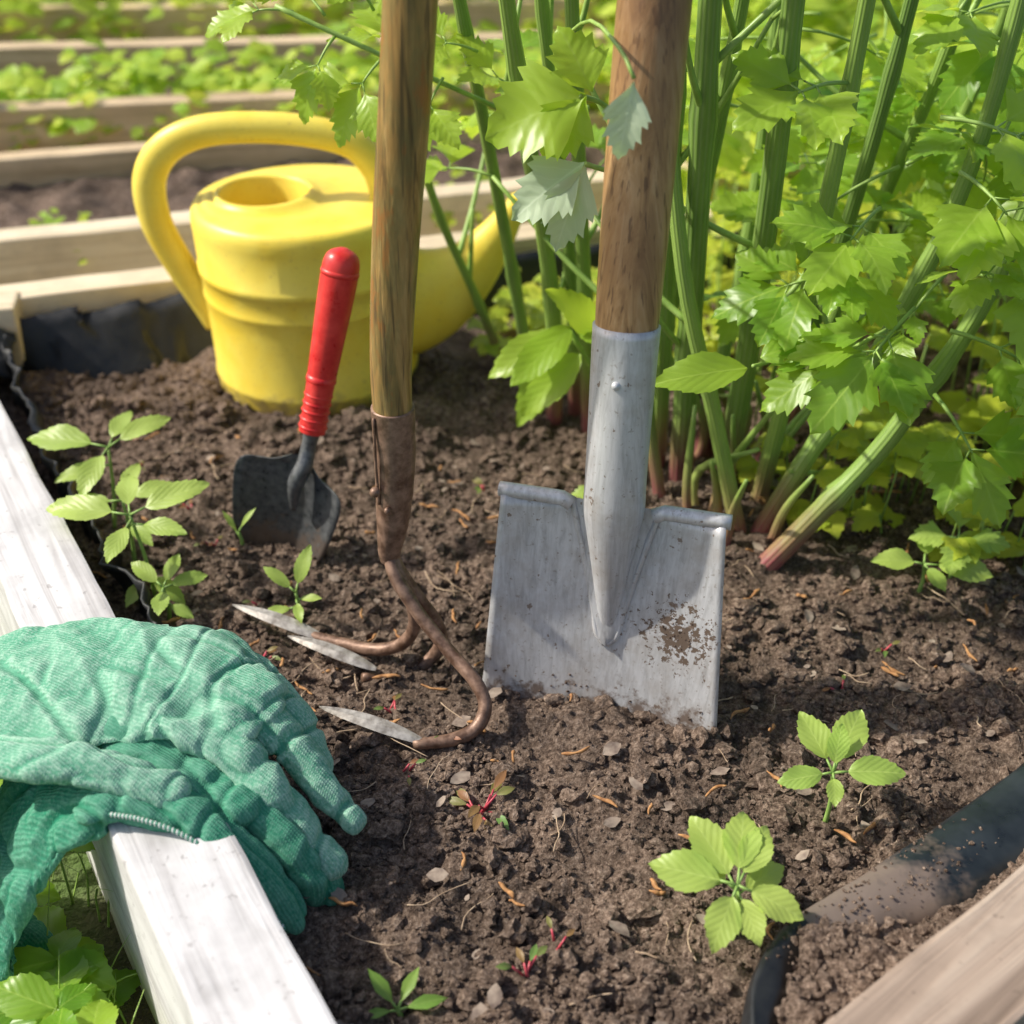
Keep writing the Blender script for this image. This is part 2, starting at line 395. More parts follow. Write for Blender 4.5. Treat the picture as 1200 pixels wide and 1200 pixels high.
for i,a in enumerate(q):
    t=Vector(q[min(i+1,109)])-Vector(q[max(i-1,0)]); nrm=Vector((t.y,-t.x,0)).normalized()
    k=min(1,max(.36,(a[0]-.10)/.20))
    for o_,h in sec:
        w=.003*noise.noise(Vector((a[0]*22,a[1]*22,o_*60)))
        vs.append(Vector((a[0],a[1],a[2]))+nrm*(o_*k+w if o_>0 else o_+w)+Vector((0,0,h+w)))
m_=len(sec)
B.add(vs,[(i*m_+k,i*m_+k+1,(i+1)*m_+k+1,(i+1)*m_+k) for i in range(109) for k in range(m_-1)])
for fi in range(len(B.f)):
    if fi//(m_-1)<46: B.m[fi]=1
B.build("plastic_edging",[EDG,LIP])
B=MB();vs=[]
n,mm=280,40
FL=cr(fl,n)
for i in range(n):
    p=Vector(FL[i]); t=Vector(FL[min(i+1,n-1)])-Vector(FL[max(i-1,0)]); nrm=Vector((t.y,-t.x,0)).normalized()
    s_=i/n
    off=.015+.012*noise.noise(Vector((s_*14,3,0))) if s_<.40 else .012+.036*min(1,(s_-.40)/.14)+.008*noise.noise(Vector((s_*20,3,0)))
    lift=.016*math.exp(-((s_-.43)/.10)**2)
    for k in range(mm):
        t_=k/(mm-1); P_=p+nrm*(off+t_*.100); P_.z=0
        z=p.z-.010+.012*math.sin(min(1,t_*2+.15)*math.pi*.55)+lift*(1-t_*.5)+.010*noise.fractal(P_*30,.8,2,4)+.008*max(0,.5-noise.voronoi(P_*80)[0][0])+.004*noise.noise(P_*170)
        if t_<.05: z-=.01
        vs.append((P_.x,P_.y,z))
B.add(vs,[(i*mm+k,i*mm+k+1,(i+1)*mm+k+1,(i+1)*mm+k) for i in range(n-1) for k in range(mm-1)])
for q_ in range(2200):
    i=random.randrange(n);k=random.randrange(mm);x,y,z=vs[i*mm+k]; r=.0009+.004*random.random()**3; clod(B,x,y,z+r*.3,r)
for q_ in range(260):
    i=R(.30,.72); j_=int(i*(n-1)); p=Vector(FL[j_]); t=Vector(FL[j_+1])-Vector(FL[j_-1]); nrm=Vector((t.y,-t.x,0)).normalized(); r=.0005+.0014*random.random()**2
    P_=p+nrm*R(.0,.036); clod(B,P_.x,P_.y,p.z+.001,r)
B.build("soil_heap",[SOIL2])

# ---------------------------------------------------------------- spade
e=empty("spade")
O=Vector((.071,.837,0)); A=Vector((.958,-.289,0)).normalized(); U=Vector((.0387,.1726,.985)).normalized(); A=(A-U*A.dot(U)).normalized(); Nn=A.cross(U)
if Nn.y>0: Nn=-Nn
def S3(a,b,c): return O+A*a+U*b+Nn*c
sm,nt,b=newmat("galvanised_steel")
v=mapping(nt,(200,200,6)); g=noi(nt,v,1,4,.7,.5); v2=mapping(nt); n2=noi(nt,v2,22,4,.75); n3=noi(nt,v2,240,3,.6)
c=ramp(nt,g,[(.3,(.42,.42,.425)),(.5,(.58,.585,.595)),(.7,(.68,.685,.70))])
c=mix(nt,ramp(nt,n2,[(.46,0),(.70,.6)]).outputs[0],c.outputs[0],(.40,.36,.32))
c=mix(nt,ramp(nt,n3,[(.62,0),(.70,.55)]).outputs[0],c,(.24,.19,.15))
vd=nt.nodes.new('ShaderNodeVectorMath'); vd.operation='DISTANCE'; tc=nt.nodes.new('ShaderNodeTexCoord'); nt.links.new(tc.outputs['Object'],vd.inputs[0]); vd.inputs[1].default_value=S3(.062,.088,-.008)
n4=noi(nt,v2,170,3,.7)
pf=math_(nt,'SUBTRACT',math_(nt,'ADD',n4,.16),math_(nt,'MULTIPLY',vd.outputs['Value'],7.))
c=mix(nt,ramp(nt,pf,[(.50,0),(.55,1)]).outputs[0],c,(.17,.125,.095))
n5=noi(nt,v2,95,3,.6); c=mix(nt,ramp(nt,n5,[(.665,0),(.69,.85)]).outputs[0],c,(.21,.15,.11))
nt.links.new(c,b.inputs['Base Color']); b.inputs['Metallic'].default_value=.25; b.inputs['Roughness'].default_value=.4; bump(nt,b,g,.25,.0006)
add_dirt(sm,-.01,.06,(.18,.13,.10),.9,60,.60,.74)
B=MB();nx,nz=36,26;vs=[];th=.0022
def bl(a,b):
    half=.101-.011*max(0,b)/.19
    return a*half,b+(-.006*a if b<0 else 0),-.010*(1-a*a)+.004*abs(a)**3
for side in (0,1):
    for j in range(nz+1):
        for i in range(nx+1):
            a=i/nx*2-1; bb=-.06+j/nz*.25
            x,y_,c_=bl(a,bb); vs.append(S3(x,y_,c_-side*th))
W=nx+1;K=(nz+1)*W;fs=[]
for j in range(nz):
    for i in range(nx):
        q=(j*W+i,j*W+i+1,(j+1)*W+i+1,(j+1)*W+i); fs.append(q); fs.append(tuple(K+k for k in q[::-1]))
for j in range(nz):
    fs.append((j*W,(j+1)*W,K+(j+1)*W,K+j*W)); fs.append((j*W+nx,K+j*W+nx,K+(j+1)*W+nx,(j+1)*W+nx))
for i in range(nx): fs.append((nz*W+i,nz*W+i+1,K+nz*W+i+1,K+nz*W+i))
B.add(vs,fs)
for sgn in (-1,1):
    pts=[]
    for k in range(8):
        a=sgn*(.093-.060*k/7); pts.append(S3(a,.193-(.004 if k==7 else 0),-.003))
    tube(B,pts,.0062,14,0)
pts=[];rad=[];flt=[]
for b_,r_,c_,f_ in [(.34,.0252,.004,1),(.30,.0246,.004,1),(.25,.0240,.003,1),(.215,.0240,.002,.95),(.19,.0240,.000,.9),(.165,.0200,-.002,.85),(.14,.0158,-.004,.8),(.115,.0118,-.006,.75),(.095,.0082,-.008,.7),(.080,.0045,-.009,.6),(.072,.001,-.010,.5)]:
    pts.append(S3(0.0015,b_,c_));rad.append(r_);flt.append(f_)
tube(B,pts,rad,32,0,n=60,flat=flt,upv=tuple(Nn))
pp=[(.193,.036,-.007),(.175,.031,-.0075),(.15,.0245,-.008),(.12,.0175,-.009),(.095,.0125,-.0095),(.075,.0080,-.0095),(.066,.001,-.0095)]
for sg in (-1,1): tube(B,[S3(sg*x+.0015,b_,c_) for b_,x,c_ in pp],.0026,8,0,n=30,wob=.3)
vs=[];fs=[]
for b_,x,_ in pp: vs+= [S3(-x+.0015,b_,-.0072),S3(0.0015,b_,-.0045),S3(x+.0015,b_,-.0072)]
for i in range(len(pp)-1):
    for k in range(2): fs.append((i*3+k,i*3+k+1,(i+1)*3+k+1,(i+1)*3+k))
B.add(vs,fs)
V,F=I2; q=S3(.0015,.30,.0285); B.add([q+v*.0035 for v in V],F)
B.build("blade_and_socket",[sm],e)
HW,nt,b=newmat("handle_wood_spade")
v=mapping(nt,(70,70,5)); g=noi(nt,v,1,4,.7,.8); v2=mapping(nt); n2=noi(nt,v2,10,3,.6); n6=noi(nt,mapping(nt,(260,260,14)),1,2,.6)
c=ramp(nt,g,[(.28,(.18,.085,.032)),(.5,(.46,.265,.11)),(.72,(.66,.44,.23))])
c=mix(nt,ramp(nt,n2,[(.45,0),(.65,.5)]).outputs[0],c.outputs[0],(.24,.12,.05))
c=mix(nt,ramp(nt,n6,[(.58,0),(.66,.65)]).outputs[0],c,(.10,.045,.02))
tc=nt.nodes.new('ShaderNodeTexCoord'); so=nt.nodes.new('ShaderNodeSeparateXYZ'); nt.links.new(tc.outputs['Object'],so.inputs[0])
mr=nt.nodes.new('ShaderNodeMapRange'); nt.links.new(math_(nt,'ADD',so.outputs[2],math_(nt,'MULTIPLY',n2,.06)),mr.inputs[0]); mr.inputs[1].default_value=.47;mr.inputs[2].default_value=.58;mr.inputs[3].default_value=0;mr.inputs[4].default_value=.6
c=mix(nt,mr.outputs[0],c,(.16,.075,.03))
nt.links.new(c,b.inputs['Base Color']); b.inputs['Roughness'].default_value=.40; bump(nt,b,g,.6,.0015)
B=MB()
hp=[(.325,.0232),(.34,.0234),(.36,.0240),(.42,.0248),(.5,.0255),(.6,.0255),(.8,.024),(1.02,.023)]
tube(B,[S3(0.0015+(.006*max(0,b_-.5)),b_,.004-.05*max(0,b_-.34)) for b_,_ in hp],[r for _,r in hp],32,0,n=60)
tube(B,[S3(-.06,1.03,-.03),S3(-.02,1.035,-.03),S3(.03,1.035,-.03),S3(.07,1.03,-.03)],[.014,.018,.018,.014],20,0,n=20)
B.build("handle",[HW],e)
B=MB()
for k in range(60):
    a=R(-.09,.09);bb=.012+.02*random.random()**2
    if random.random()<.5: a=.060+R(-.013,.013);bb=.088+R(-.014,.014)
    q=S3(a,bb,bl(a/.097,bb)[2]+.0003); r=R(.0004,.0014); V,F=I1; B.add([q+Vector((v.x*r*R(.6,1.5),v.y*r*.4,v.z*r*R(.6,1.5))) for v in V],F,smooth=False)
B.build("soil_specks",[SOIL2],e)

# ---------------------------------------------------------------- cultivator
e=empty("garden_cultivator")
RM=m_plain("rusty_steel",(.12,.065,.042),(.32,.20,.14),.48,90,.3,.6,.0012)
TM=m_plain("worn_steel",(.26,.23,.20),(.52,.49,.45),.42,120,.3,.3,.001)
CW,nt,b=newmat("handle_wood_old")
v=mapping(nt,(80,80,5)); g=noi(nt,v,1,4,.7,1.0); v2=mapping(nt,(1,1,.35)); n2=noi(nt,v2,50,4,.7); n7=noi(nt,mapping(nt,(240,240,12)),1,2,.6)
c=ramp(nt,g,[(.3,(.13,.07,.022)),(.5,(.34,.20,.06)),(.72,(.52,.34,.13))])
c=mix(nt,ramp(nt,n2,[(.42,0),(.58,.65)]).outputs[0],c.outputs[0],(.17,.155,.055))
c=mix(nt,ramp(nt,n2,[(.54,0),(.62,.8)]).outputs[0],c,(.34,.14,.035))
c=mix(nt,ramp(nt,n7,[(.56,0),(.66,.7)]).outputs[0],c,(.07,.045,.02))
nt.links.new(c,b.inputs['Base Color']); b.inputs['Roughness'].default_value=.42; bump(nt,b,g,.8,.002)
B=MB()
tube(B,[(-.092,.9,.245),(-.0915,.9,.30),(-.083,.9,.40),(-.072,.9,.5),(-.062,.9,.6),(-.04,.9,.8),(-.02,.9,1.15)],[.0150,.0160,.0172,.0180,.0182,.018,.017],28,0,n=60)
B.build("handle",[CW],e)
B=MB()
tube(B,[(-.092,.9,.262),(-.092,.9,.255),(-.0925,.9,.22),(-.095,.9,.18),(-.098,.9,.15),(-.101,.9,.13),(-.101,.9,.118)],[.0172,.0172,.0165,.0150,.0125,.0100,.0085],28,0,n=40,wob=.03)
V,F=I2; B.add([Vector((-.108,.883,.195))+v*.0045 for v in V],F); B.add([Vector((-.099,.8825,.178))+v*.003 for v in V],F)
tube(B,[(-.106,.889,.258),(-.1065,.887,.22),(-.106,.889,.18)],.0012,6,0,n=14)
c0=(-.101,.9,.125)
t1=[c0,(-.092,.892,.105),(-.084,.890,.08),(-.083,.893,.055),(-.094,.898,.032),(-.118,.906,.018),(-.150,.919,.014),(-.185,.931,.016)]
t2=[c0,(-.094,.897,.11),(-.080,.900,.08),(-.066,.905,.05),(-.062,.908,.025),(-.075,.905,.004),(-.10,.897,-.006),(-.130,.885,.004)]
t3=[c0,(-.096,.888,.11),(-.078,.872,.085),(-.052,.852,.060),(-.031,.832,.046),(-.022,.818,.032),(-.028,.806,.019),(-.048,.798,.012),(-.080,.7935,.011)]
for t in (t1,t2,t3): tube(B,t,[.0065,.006]+[.0058]*(len(t)-3)+[.004],14,0,n=50,wob=.08)
B.build("socket_and_tines",[RM],e)
B=MB()
def blade(p,q,w,z=.004):
    p=Vector(p);q=Vector(q);d_=q-p;s_=d_.cross(Vector((0,0,1))).normalized();s_=(s_+Vector((0,0,.35))*(1 if s_.y>0 else -1)).normalized();vs=[];n_=16
    up_=s_.cross(d_).normalized()
    if up_.z<0: up_=-up_
    for i in range(n_+1):
        t=i/n_; w_=w*max(.04,math.sin(math.pi*(t**.9)*.93+.18))**.7
        c_=p+d_*t+up_*(z*math.sin(t*math.pi))
        vs+=[c_-s_*w_,c_+up_*.0012,c_+s_*w_,c_-up_*.0012]
    fs=[]
    for i in range(n_):
        for k in range(4): fs.append((i*4+k,i*4+(k+1)%4,(i+1)*4+(k+1)%4,(i+1)*4+k))
    B.add(vs,fs,smooth=False)
blade((-.165,.924,.015),(-.252,.955,.030),.0066)
blade((-.118,.889,.010),(-.198,.920,.022),.0064)
blade((-.070,.7935,.013),(-.158,.822,.026),.0064)
B.build("tine_blades",[TM],e)

# ---------------------------------------------------------------- trowel
e=empty("hand_trowel")
RED=m_plain("red_handle",(.62,.020,.022),(.78,.055,.045),.36,60,0,.25,.0008)
DK=m_plain("dark_steel",(.08,.087,.093),(.16,.167,.172),.36,130,.35,.35,.0008); add_dirt(DK,.0,.05,(.16,.12,.095),.8,70,.55,.7)
b0=Vector((-.232,1.092,0)); tf=Vector((-.189,1.09,.133)); tt=Vector((-.150,1.12,.304))
hx=(tt-tf).normalized()
B=MB()
rr=[(0,.0125),(.03,.0128),(.06,.0128),(.12,.0125),(.3,.0135),(.5,.0150),(.7,.0165),(.85,.0172),(.93,.0165),(.975,.0125),(1.0,.004)]
tube(B,[tf.lerp(tt,t) for t,_ in rr],[r for _,r in rr],28,0,n=70)
for t in (.03,.075,.12,.165,.21): tube(B,[tf.lerp(tt,t-.01),tf.lerp(tt,t),tf.lerp(tt,t+.01)],[.0125,.0139,.0125],28,0)
tube(B,[tf.lerp(tt,.28),tf.lerp(tt,.29),tf.lerp(tt,.32)],[.0132,.0145,.0138],28,0)
tube(B,[tf.lerp(tt,.86),tf.lerp(tt,.875),tf.lerp(tt,.89)],[.0172,.0180,.0172],28,0)
B.build("handle",[RED],e)
B=MB()
ts=tf-hx*.002
tube(B,[ts+hx*.01,ts,Vector((-.194,1.088,.115)),Vector((-.199,1.082,.098)),Vector((-.208,1.080,.08)),Vector((-.213,1.083,.05))],[.008,.0078,.0072,.0085,.008,.003],16,0,n=30)
bu=(Vector((-.203,1.09,.105))-Vector((-.232,1.092,0))).normalized(); ba=Vector((.94,-.34,.0)); ba=(ba-bu*ba.dot(bu)).normalized(); bn=ba.cross(bu)
if bn.y>0: bn=-bn
prof=[(-.05,.020),(-.03,.036),(-.01,.044),(.01,.049),(.035,.0535),(.06,.0565),(.078,.0575),(.088,.055),(.0935,.048),(.0945,.036),(.097,.024),(.106,.010)]
prof=cr(prof,30);vs=[];nn_=14
for sd_ in (0,1):
    for h,w in prof:
        for k in range(nn_+1):
            a=k/nn_*2-1; vs.append(b0+bu*h+ba*(w*a)+bn*(.018*a*a*(w/.05)-.006-sd_*.0016))
W=nn_+1;K=len(prof)*W;fs=[]
for j in range(len(prof)-1):
    for i in range(nn_):
        q=(j*W+i,j*W+i+1,(j+1)*W+i+1,(j+1)*W+i);fs.append(q);fs.append(tuple(K+k for k in q[::-1]))
    fs.append((j*W,(j+1)*W,K+(j+1)*W,K+j*W)); fs.append((j*W+nn_,K+j*W+nn_,K+(j+1)*W+nn_,(j+1)*W+nn_))
B.add(vs,fs)
B.build("blade",[DK],e)

# ---------------------------------------------------------------- watering can
e=empty("watering_can")
YM,nt,b=newmat("yellow_plastic"); v=mapping(nt); n1=noi(nt,v,14,3,.65); n2=noi(nt,v,220,2,.6)
c=ramp(nt,n1,[(.3,(.92,.67,.06)),(.6,(.95,.76,.12))])
c=mix(nt,ramp(nt,n2,[(.62,0),(.70,.35)]).outputs[0],c.outputs[0],(.55,.38,.10)); nt.links.new(c,b.inputs['Base Color'])
b.inputs['Roughness'].default_value=.42; bump(nt,b,n1,.25,.004)
add_dirt(YM,.0,.05,(.34,.25,.12),.7,50,.56,.75)
C=Vector((-.238,1.465,0))
B=MB();seg=72
rings=[(.110,-.01),(.117,.0),(.121,.008),(.1215,.02),(.1228,.022),(.1228,.026),(.1215,.030),(.1235,.10),(.1250,.120),(.1262,.122),(.1262,.126),(.1254,.128),(.1265,.150),(.1288,.152),(.1290,.160),(.1272,.162),(.1295,.205),(.1300,.214),(.1285,.2215),(.1250,.2265),(.1190,.2285)]
ho=Vector((-.045,0,0)); vs=[]
for r_,z_ in rings:
    for k in range(seg):
        a=2*math.pi*k/seg; vs.append(C+Vector((math.cos(a)*r_,math.sin(a)*r_*.97,z_)))
def deckring(t,z,ri):
    for k in range(seg):
        a=2*math.pi*k/seg; o_=Vector((math.cos(a)*.119,math.sin(a)*.119*.97,0)); i_=ho+Vector((math.cos(a)*ri,math.sin(a)*ri,0))
        q=o_.lerp(i_,t); zz=z+.006*max(0,math.sin(t*math.pi))
        vs.append(C+Vector((q.x,q.y,zz)))
nr=len(rings)
for t,z,ri in [(.08,.2260,.056),(.3,.2255,.056),(.6,.2265,.056),(.88,.227,.056),(.95,.233,.056),(1,.236,.0555),(1,.2365,.052),(1,.233,.0505),(1,.20,.0500),(1,.12,.05),(1,.02,.05),(1,.015,.002)]:
    deckring(t,z,ri); nr+=1
fs=[(j*seg+k,j*seg+(k+1)%seg,(j+1)*seg+(k+1)%seg,(j+1)*seg+k) for j in range(nr-1) for k in range(seg)]
fs.append(tuple(range(seg))[::-1])
B.add(vs,fs); B.build("body",[YM],e)
B=MB()
hp=[(-.125,.215),(-.143,.232),(-.153,.262),(-.180,.291),(-.235,.305),(-.30,.308),(-.352,.302),(-.391,.282),(-.412,.247),(-.411,.198),(-.392,.148),(-.368,.100),(-.355,.072)]
tube(B,[(x,1.465,z) for x,z in hp],[.020,.0185,.018,.0175,.0175,.0175,.018,.0185,.019,.0185,.018,.0175,.017],24,0,n=90,flat=.85,upv=(0,1,0))
B.build("handle",[YM],e)
B=MB()
tube(B,[(-.17,1.462,.100),(-.125,1.460,.105),(-.085,1.457,.120),(-.05,1.454,.146),(-.02,1.451,.184),(.003,1.449,.222),(.006,1.449,.227)],[.074,.070,.054,.036,.023,.0135,.0125],32,0,n=60,flat=[.6,.6,.62,.7,.85,1,1],upv=(0,1,0),cap=False)
B.build("spout",[YM],e)
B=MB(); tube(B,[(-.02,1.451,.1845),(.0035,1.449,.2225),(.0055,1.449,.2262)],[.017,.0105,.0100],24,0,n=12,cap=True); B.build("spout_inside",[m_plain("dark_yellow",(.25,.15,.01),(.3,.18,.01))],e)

# ---------------------------------------------------------------- gloves
def glove_mat(name,base,pale,pf):
    m,nt,b=newmat(name); v=mapping(nt); n1=noi(nt,v,14,3,.6); n2=noi(nt,v,420,2,.7)
    c=ramp(nt,n1,[(.35,base),(.7,tuple(a*.6+b_*.4 for a,b_ in zip(base,pale)))])
    g=nt.nodes.new('ShaderNodeNewGeometry')
    f=ramp(nt,math_(nt,'ADD',n2,math_(nt,'MULTIPLY',math_(nt,'SUBTRACT',g.outputs['Pointiness'],.5),5.)),[(.42,0),(.68,pf)])
    c=mix(nt,f.outputs[0],c.outputs[0],pale)
    v3=mapping(nt,rot=(0,0,.5))
    w=nt.nodes.new('ShaderNodeTexWave'); w.bands_direction='Y'; w.inputs['Scale'].default_value=135; w.inputs['Distortion'].default_value=1.0; w.inputs['Detail'].default_value=1; nt.links.new(v3,w.inputs['Vector'])
    w2=nt.nodes.new('ShaderNodeTexWave'); w2.bands_direction='X'; w2.inputs['Scale'].default_value=210; w2.inputs['Distortion'].default_value=1.0; nt.links.new(v3,w2.inputs['Vector'])
    ww=math_(nt,'MULTIPLY',w.outputs['Fac'],math_(nt,'ADD',math_(nt,'MULTIPLY',w2.outputs['Fac'],.5),.5))
    c=mix(nt,math_(nt,'MULTIPLY',math_(nt,'SUBTRACT',1.,ww),.36),c,tuple(x*.5 for x in base))
    nt.links.new(c,b.inputs['Base Color'])
    b.inputs['Roughness'].default_value=.95; b.inputs['Specular IOR Level'].default_value=.08
    bump(nt,b,math_(nt,'ADD',ww,math_(nt,'MULTIPLY',n2,.8)),.7,.0008); return m
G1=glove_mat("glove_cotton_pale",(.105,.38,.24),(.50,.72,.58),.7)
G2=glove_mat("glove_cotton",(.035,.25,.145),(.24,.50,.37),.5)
HEM=m_plain("glove_hem",(.50,.60,.52),(.78,.81,.75),.9,200)
def glove(name,chains,mat,seed,parent,amp=1.0):
    B=MB()
    for pts,rad,fl_ in chains: tube(B,pts,rad,18,0,n=26,flat=fl_)
    for pts,rad,fl_ in chains:
        for p,r,f0 in ((pts[0],rad[0],fl_[0] if hasattr(fl_,'__len__') else fl_),(pts[-1],rad[-1],fl_[-1] if hasattr(fl_,'__len__') else fl_)):
            V,F=I2; B.add([Vector(p)+Vector((v.x*r*.98,v.y*r*.98,v.z*r*.98*f0)) for v in V],F)
    o=B.build(name,[mat],parent)
    bpy.context.view_layer.objects.active=o; o.select_set(True)
    m=o.modifiers.new("r",'REMESH');m.mode='VOXEL';m.voxel_size=.0017;m.use_smooth_shade=True
    bpy.ops.object.modifier_apply(modifier="r")
    m=o.modifiers.new("s",'SMOOTH');m.iterations=6;m.factor=.5; bpy.ops.object.modifier_apply(modifier="s")
    me=o.data; sd=Vector((seed,seed*2,0))
    nr_=[v.normal.copy() for v in me.vertices]
    for v,n_ in zip(me.vertices,nr_):
        p=v.co; wq=Vector((noise.noise(p*10+sd),noise.noise(p*10-sd),0))*.015
        q=p+wq
        u_=q.x*.88-q.y*.47; w_=q.x*.47+q.y*.88
        f1=noise.noise(Vector((u_*13,w_*36,q.z*12))+sd)
        cr1=max(0,1-abs(noise.noise(Vector((u_*10,w_*28,q.z*9))+sd*2))*6)
        cr2=max(0,1-abs(noise.noise(Vector((u_*34,w_*12,q.z*22))+sd*3))*5.5)
        k=min(1,max(0,(p.x+.24)/.06))
        v.co=p+n_*amp*(.0075*f1-.0046*cr1-(.0018+.0026*k)*cr2+.0010*noise.noise(p*110))
    o.select_set(False); return o
e=empty("gardening_gloves")
glove("lower_glove",[
 ([(-.40,.665,-.085),(-.385,.675,-.03),(-.36,.69,.03),(-.325,.695,.075),(-.28,.695,.092),(-.235,.69,.090),(-.20,.68,.078)],[.044,.045,.046,.046,.046,.044,.038],[.30,.30,.32,.34,.34,.36,.4]),
 ([(-.38,.635,-.06),(-.36,.650,.0),(-.325,.655,.06),(-.28,.655,.090)],[.022,.026,.028,.026],.45),
 ([(-.26,.655,.088),(-.215,.640,.080),(-.178,.624,.052),(-.152,.615,.016)],[.018,.016,.015,.012],.9),
 ([(-.22,.690,.084),(-.175,.665,.068),(-.145,.648,.040),(-.135,.645,.008)],[.016,.015,.014,.012],.9),
],G2,3.1,e)
glove("upper_glove",[
 ([(-.50,.690,.0),(-.45,.715,.055),(-.40,.733,.088),(-.34,.745,.110),(-.29,.748,.117),(-.245,.745,.116),(-.215,.738,.108)],[.068,.074,.074,.070,.062,.058,.050],[.24,.24,.24,.24,.24,.27,.32]),
 ([(-.245,.800,.112),(-.215,.797,.104),(-.187,.780,.088),(-.164,.757,.066)],[.0180,.0165,.0155,.013],.9),
 ([(-.24,.770,.115),(-.205,.762,.107),(-.168,.742,.085),(-.140,.715,.054)],[.018,.017,.016,.0132],.9),
 ([(-.24,.740,.115),(-.198,.730,.104),(-.158,.710,.080),(-.116,.682,.042)],[.018,.017,.016,.0132],.9),
 ([(-.25,.706,.113),(-.212,.696,.101),(-.172,.678,.076),(-.128,.652,.032)],[.018,.017,.016,.0132],.9),
 ([(-.36,.680,.105),(-.31,.668,.112),(-.27,.660,.106),(-.235,.656,.096)],[.020,.019,.017,.014],.75),
],G1,8.7,e)
B=MB()
st=cr([(-.275,.637,.094),(-.245,.632,.092),(-.212,.624,.080),(-.180,.609,.054),(-.155,.601,.022)],90)
for k,a in enumerate(st):
    V,F=I1; B.add([Vector(a[:3])+Vector((v.x*.0013,v.y*.0022,v.z*.0022)) for v in V],F,None,k%2)
tube(B,[(-.445,.668,-.092),(-.425,.645,-.100),(-.395,.635,-.103),(-.37,.62,-.095),(-.355,.635,-.09)],.0042,8,0,n=24,wob=.2,flat=.7)
B.build("stitching",[HEM,G2],e)

# ---------------------------------------------------------------- lovage
B=MB()
def cane(pts,r):
    q=cr(pts,26); rad=[]
    for i in range(26):
        t=i/25; k=1.0-.4*t
        if i in (8,15,21): k*=1.22
        rad.append(r*k*(1.25 if i==0 else 1))
    tube(B,[tuple(a) for a in q],rad,14,1,R(0,1))
    return q
canes=[
 ([(.03,1.40,-.02),(.0,1.32,.20),(-.05,1.18,.53),(-.10,1.1,.8)],.0075),
 ([(.05,1.36,-.02),(.04,1.27,.2),(-.005,1.12,.52),(-.04,1.0,.85)],.0095),
 ([(.075,1.37,-.02),(.06,1.3,.22),(.02,1.2,.55),(.0,1.15,.85)],.0075),
 ([(.09,1.34,-.02),(.075,1.27,.2),(.05,1.15,.5),(.03,1.1,.8)],.0085),
 ([(.157,1.24,-.02),(.150,1.2,.2),(.135,1.12,.50),(.13,1.1,.85)],.0115),
 ([(.180,1.20,-.02),(.168,1.14,.2),(.152,1.06,.5),(.14,1.03,.85)],.0130),
 ([(.225,1.20,-.02),(.225,1.13,.25),(.215,1.06,.52),(.20,1.0,.85)],.0125),
 ([(.235,1.10,-.02),(.19,1.09,.15),(.145,1.08,.32),(.11,1.1,.6),(.1,1.1,.8)],.0085),
 ([(.225,1.046,-.02),(.285,1.045,.065),(.35,1.05,.16),(.42,1.06,.32),(.46,1.06,.6)],.0115),
 ([(.235,1.10,-.02),(.28,1.09,.10),(.345,1.11,.22),(.40,1.12,.4),(.42,1.12,.7)],.0100),
 ([(.25,1.15,-.02),(.265,1.12,.2),(.275,1.08,.5),(.28,1.05,.8)],.0095),
 ([(.27,1.25,-.02),(.31,1.2,.25),(.33,1.15,.5),(.34,1.1,.8)],.0085),
 ([(.0,1.48,-.02),(-.04,1.42,.12),(-.085,1.34,.28),(-.12,1.25,.5)],.006),
 ([(.12,1.30,-.02),(.17,1.22,.25),(.19,1.15,.5),(.2,1.1,.8)],.0085),
 ([(.30,1.3,-.02),(.36,1.28,.25),(.40,1.22,.5),(.42,1.2,.8)],.0075),
 ([(.16,1.15,-.02),(.135,1.17,.12),(.115,1.19,.28),(.10,1.2,.6)],.0070),
 ([(.20,1.25,-.02),(.24,1.28,.25),(.25,1.3,.55),(.25,1.3,.8)],.008),
 ([(.11,1.4,-.02),(.12,1.4,.25),(.13,1.35,.55),(.13,1.3,.8)],.007),
 ([(.33,1.4,-.02),(.45,1.4,.25),(.5,1.35,.55),(.5,1.3,.8)],.007),
]
Q=[cane(c_,r_) for c_,r_ in canes]
for k in range(20):
    x=.2+R(-.06,.1);y=1.16+R(-.1,.12)
    tube(B,[(x,y,-.01),(x+R(-.01,.02),y+R(-.02,.02),R(.03,.07)),(x+R(-.04,.06),y+R(-.04,.03),R(.09,.18))],[R(.004,.008),.0045,.002],8,1,R(.5,1),n=10)
def ok(p,m=.0): return not (p[0]<.30+m and p[1]<1.22)
for k in range(34):
    q=random.choice(Q); i=random.randint(7,17); p=Vector(q[i]); a=R(0,6.28)
    d_=Vector((math.cos(a),math.sin(a)*.7,R(.5,1.3)))
    if p.x<.1: d_=Vector((R(-.3,.5),R(-.2,.7),R(.5,1)))
    p2=p+d_*R(.08,.18)
    tube(B,[p,p.lerp(p2,.5)+Vector((0,0,-.008)),p2],[.0035,.0028,.002],8,2,R(0,1),n=8)
    if ok(p2,-.1) and p2.x>-.02: compound(B,p2,d_+Vector((0,0,-.5)),(0,-.15,1),R(.05,.1),R(.035,.065),random.choice((1,2)),LOBED,R(0,1),0,2,.0014)
cnt=0
while cnt<96:
    x=R(.14,.66);y=R(1.02,1.6);z=R(.20,.56)
    if z>.75-.2*y or (z<.2+.25*max(0,.32-x) and y>1.25): continue
    if not ok((x,y,z)): continue
    if x<.34 and R(0,1)<.62: continue
    if z<.26 and y<1.15 and R(0,1)<.5: continue
    d_=Vector((R(-1,1),R(-1,.5),R(-.3,.4)))
    compound(B,(x,y,z),d_,(R(-.4,.4),R(-.6,.2),1),R(.05,.09),R(.034,.068),random.choice((1,2)),LOBED,R(0,1)**.8,0,2,.0014); cnt+=1
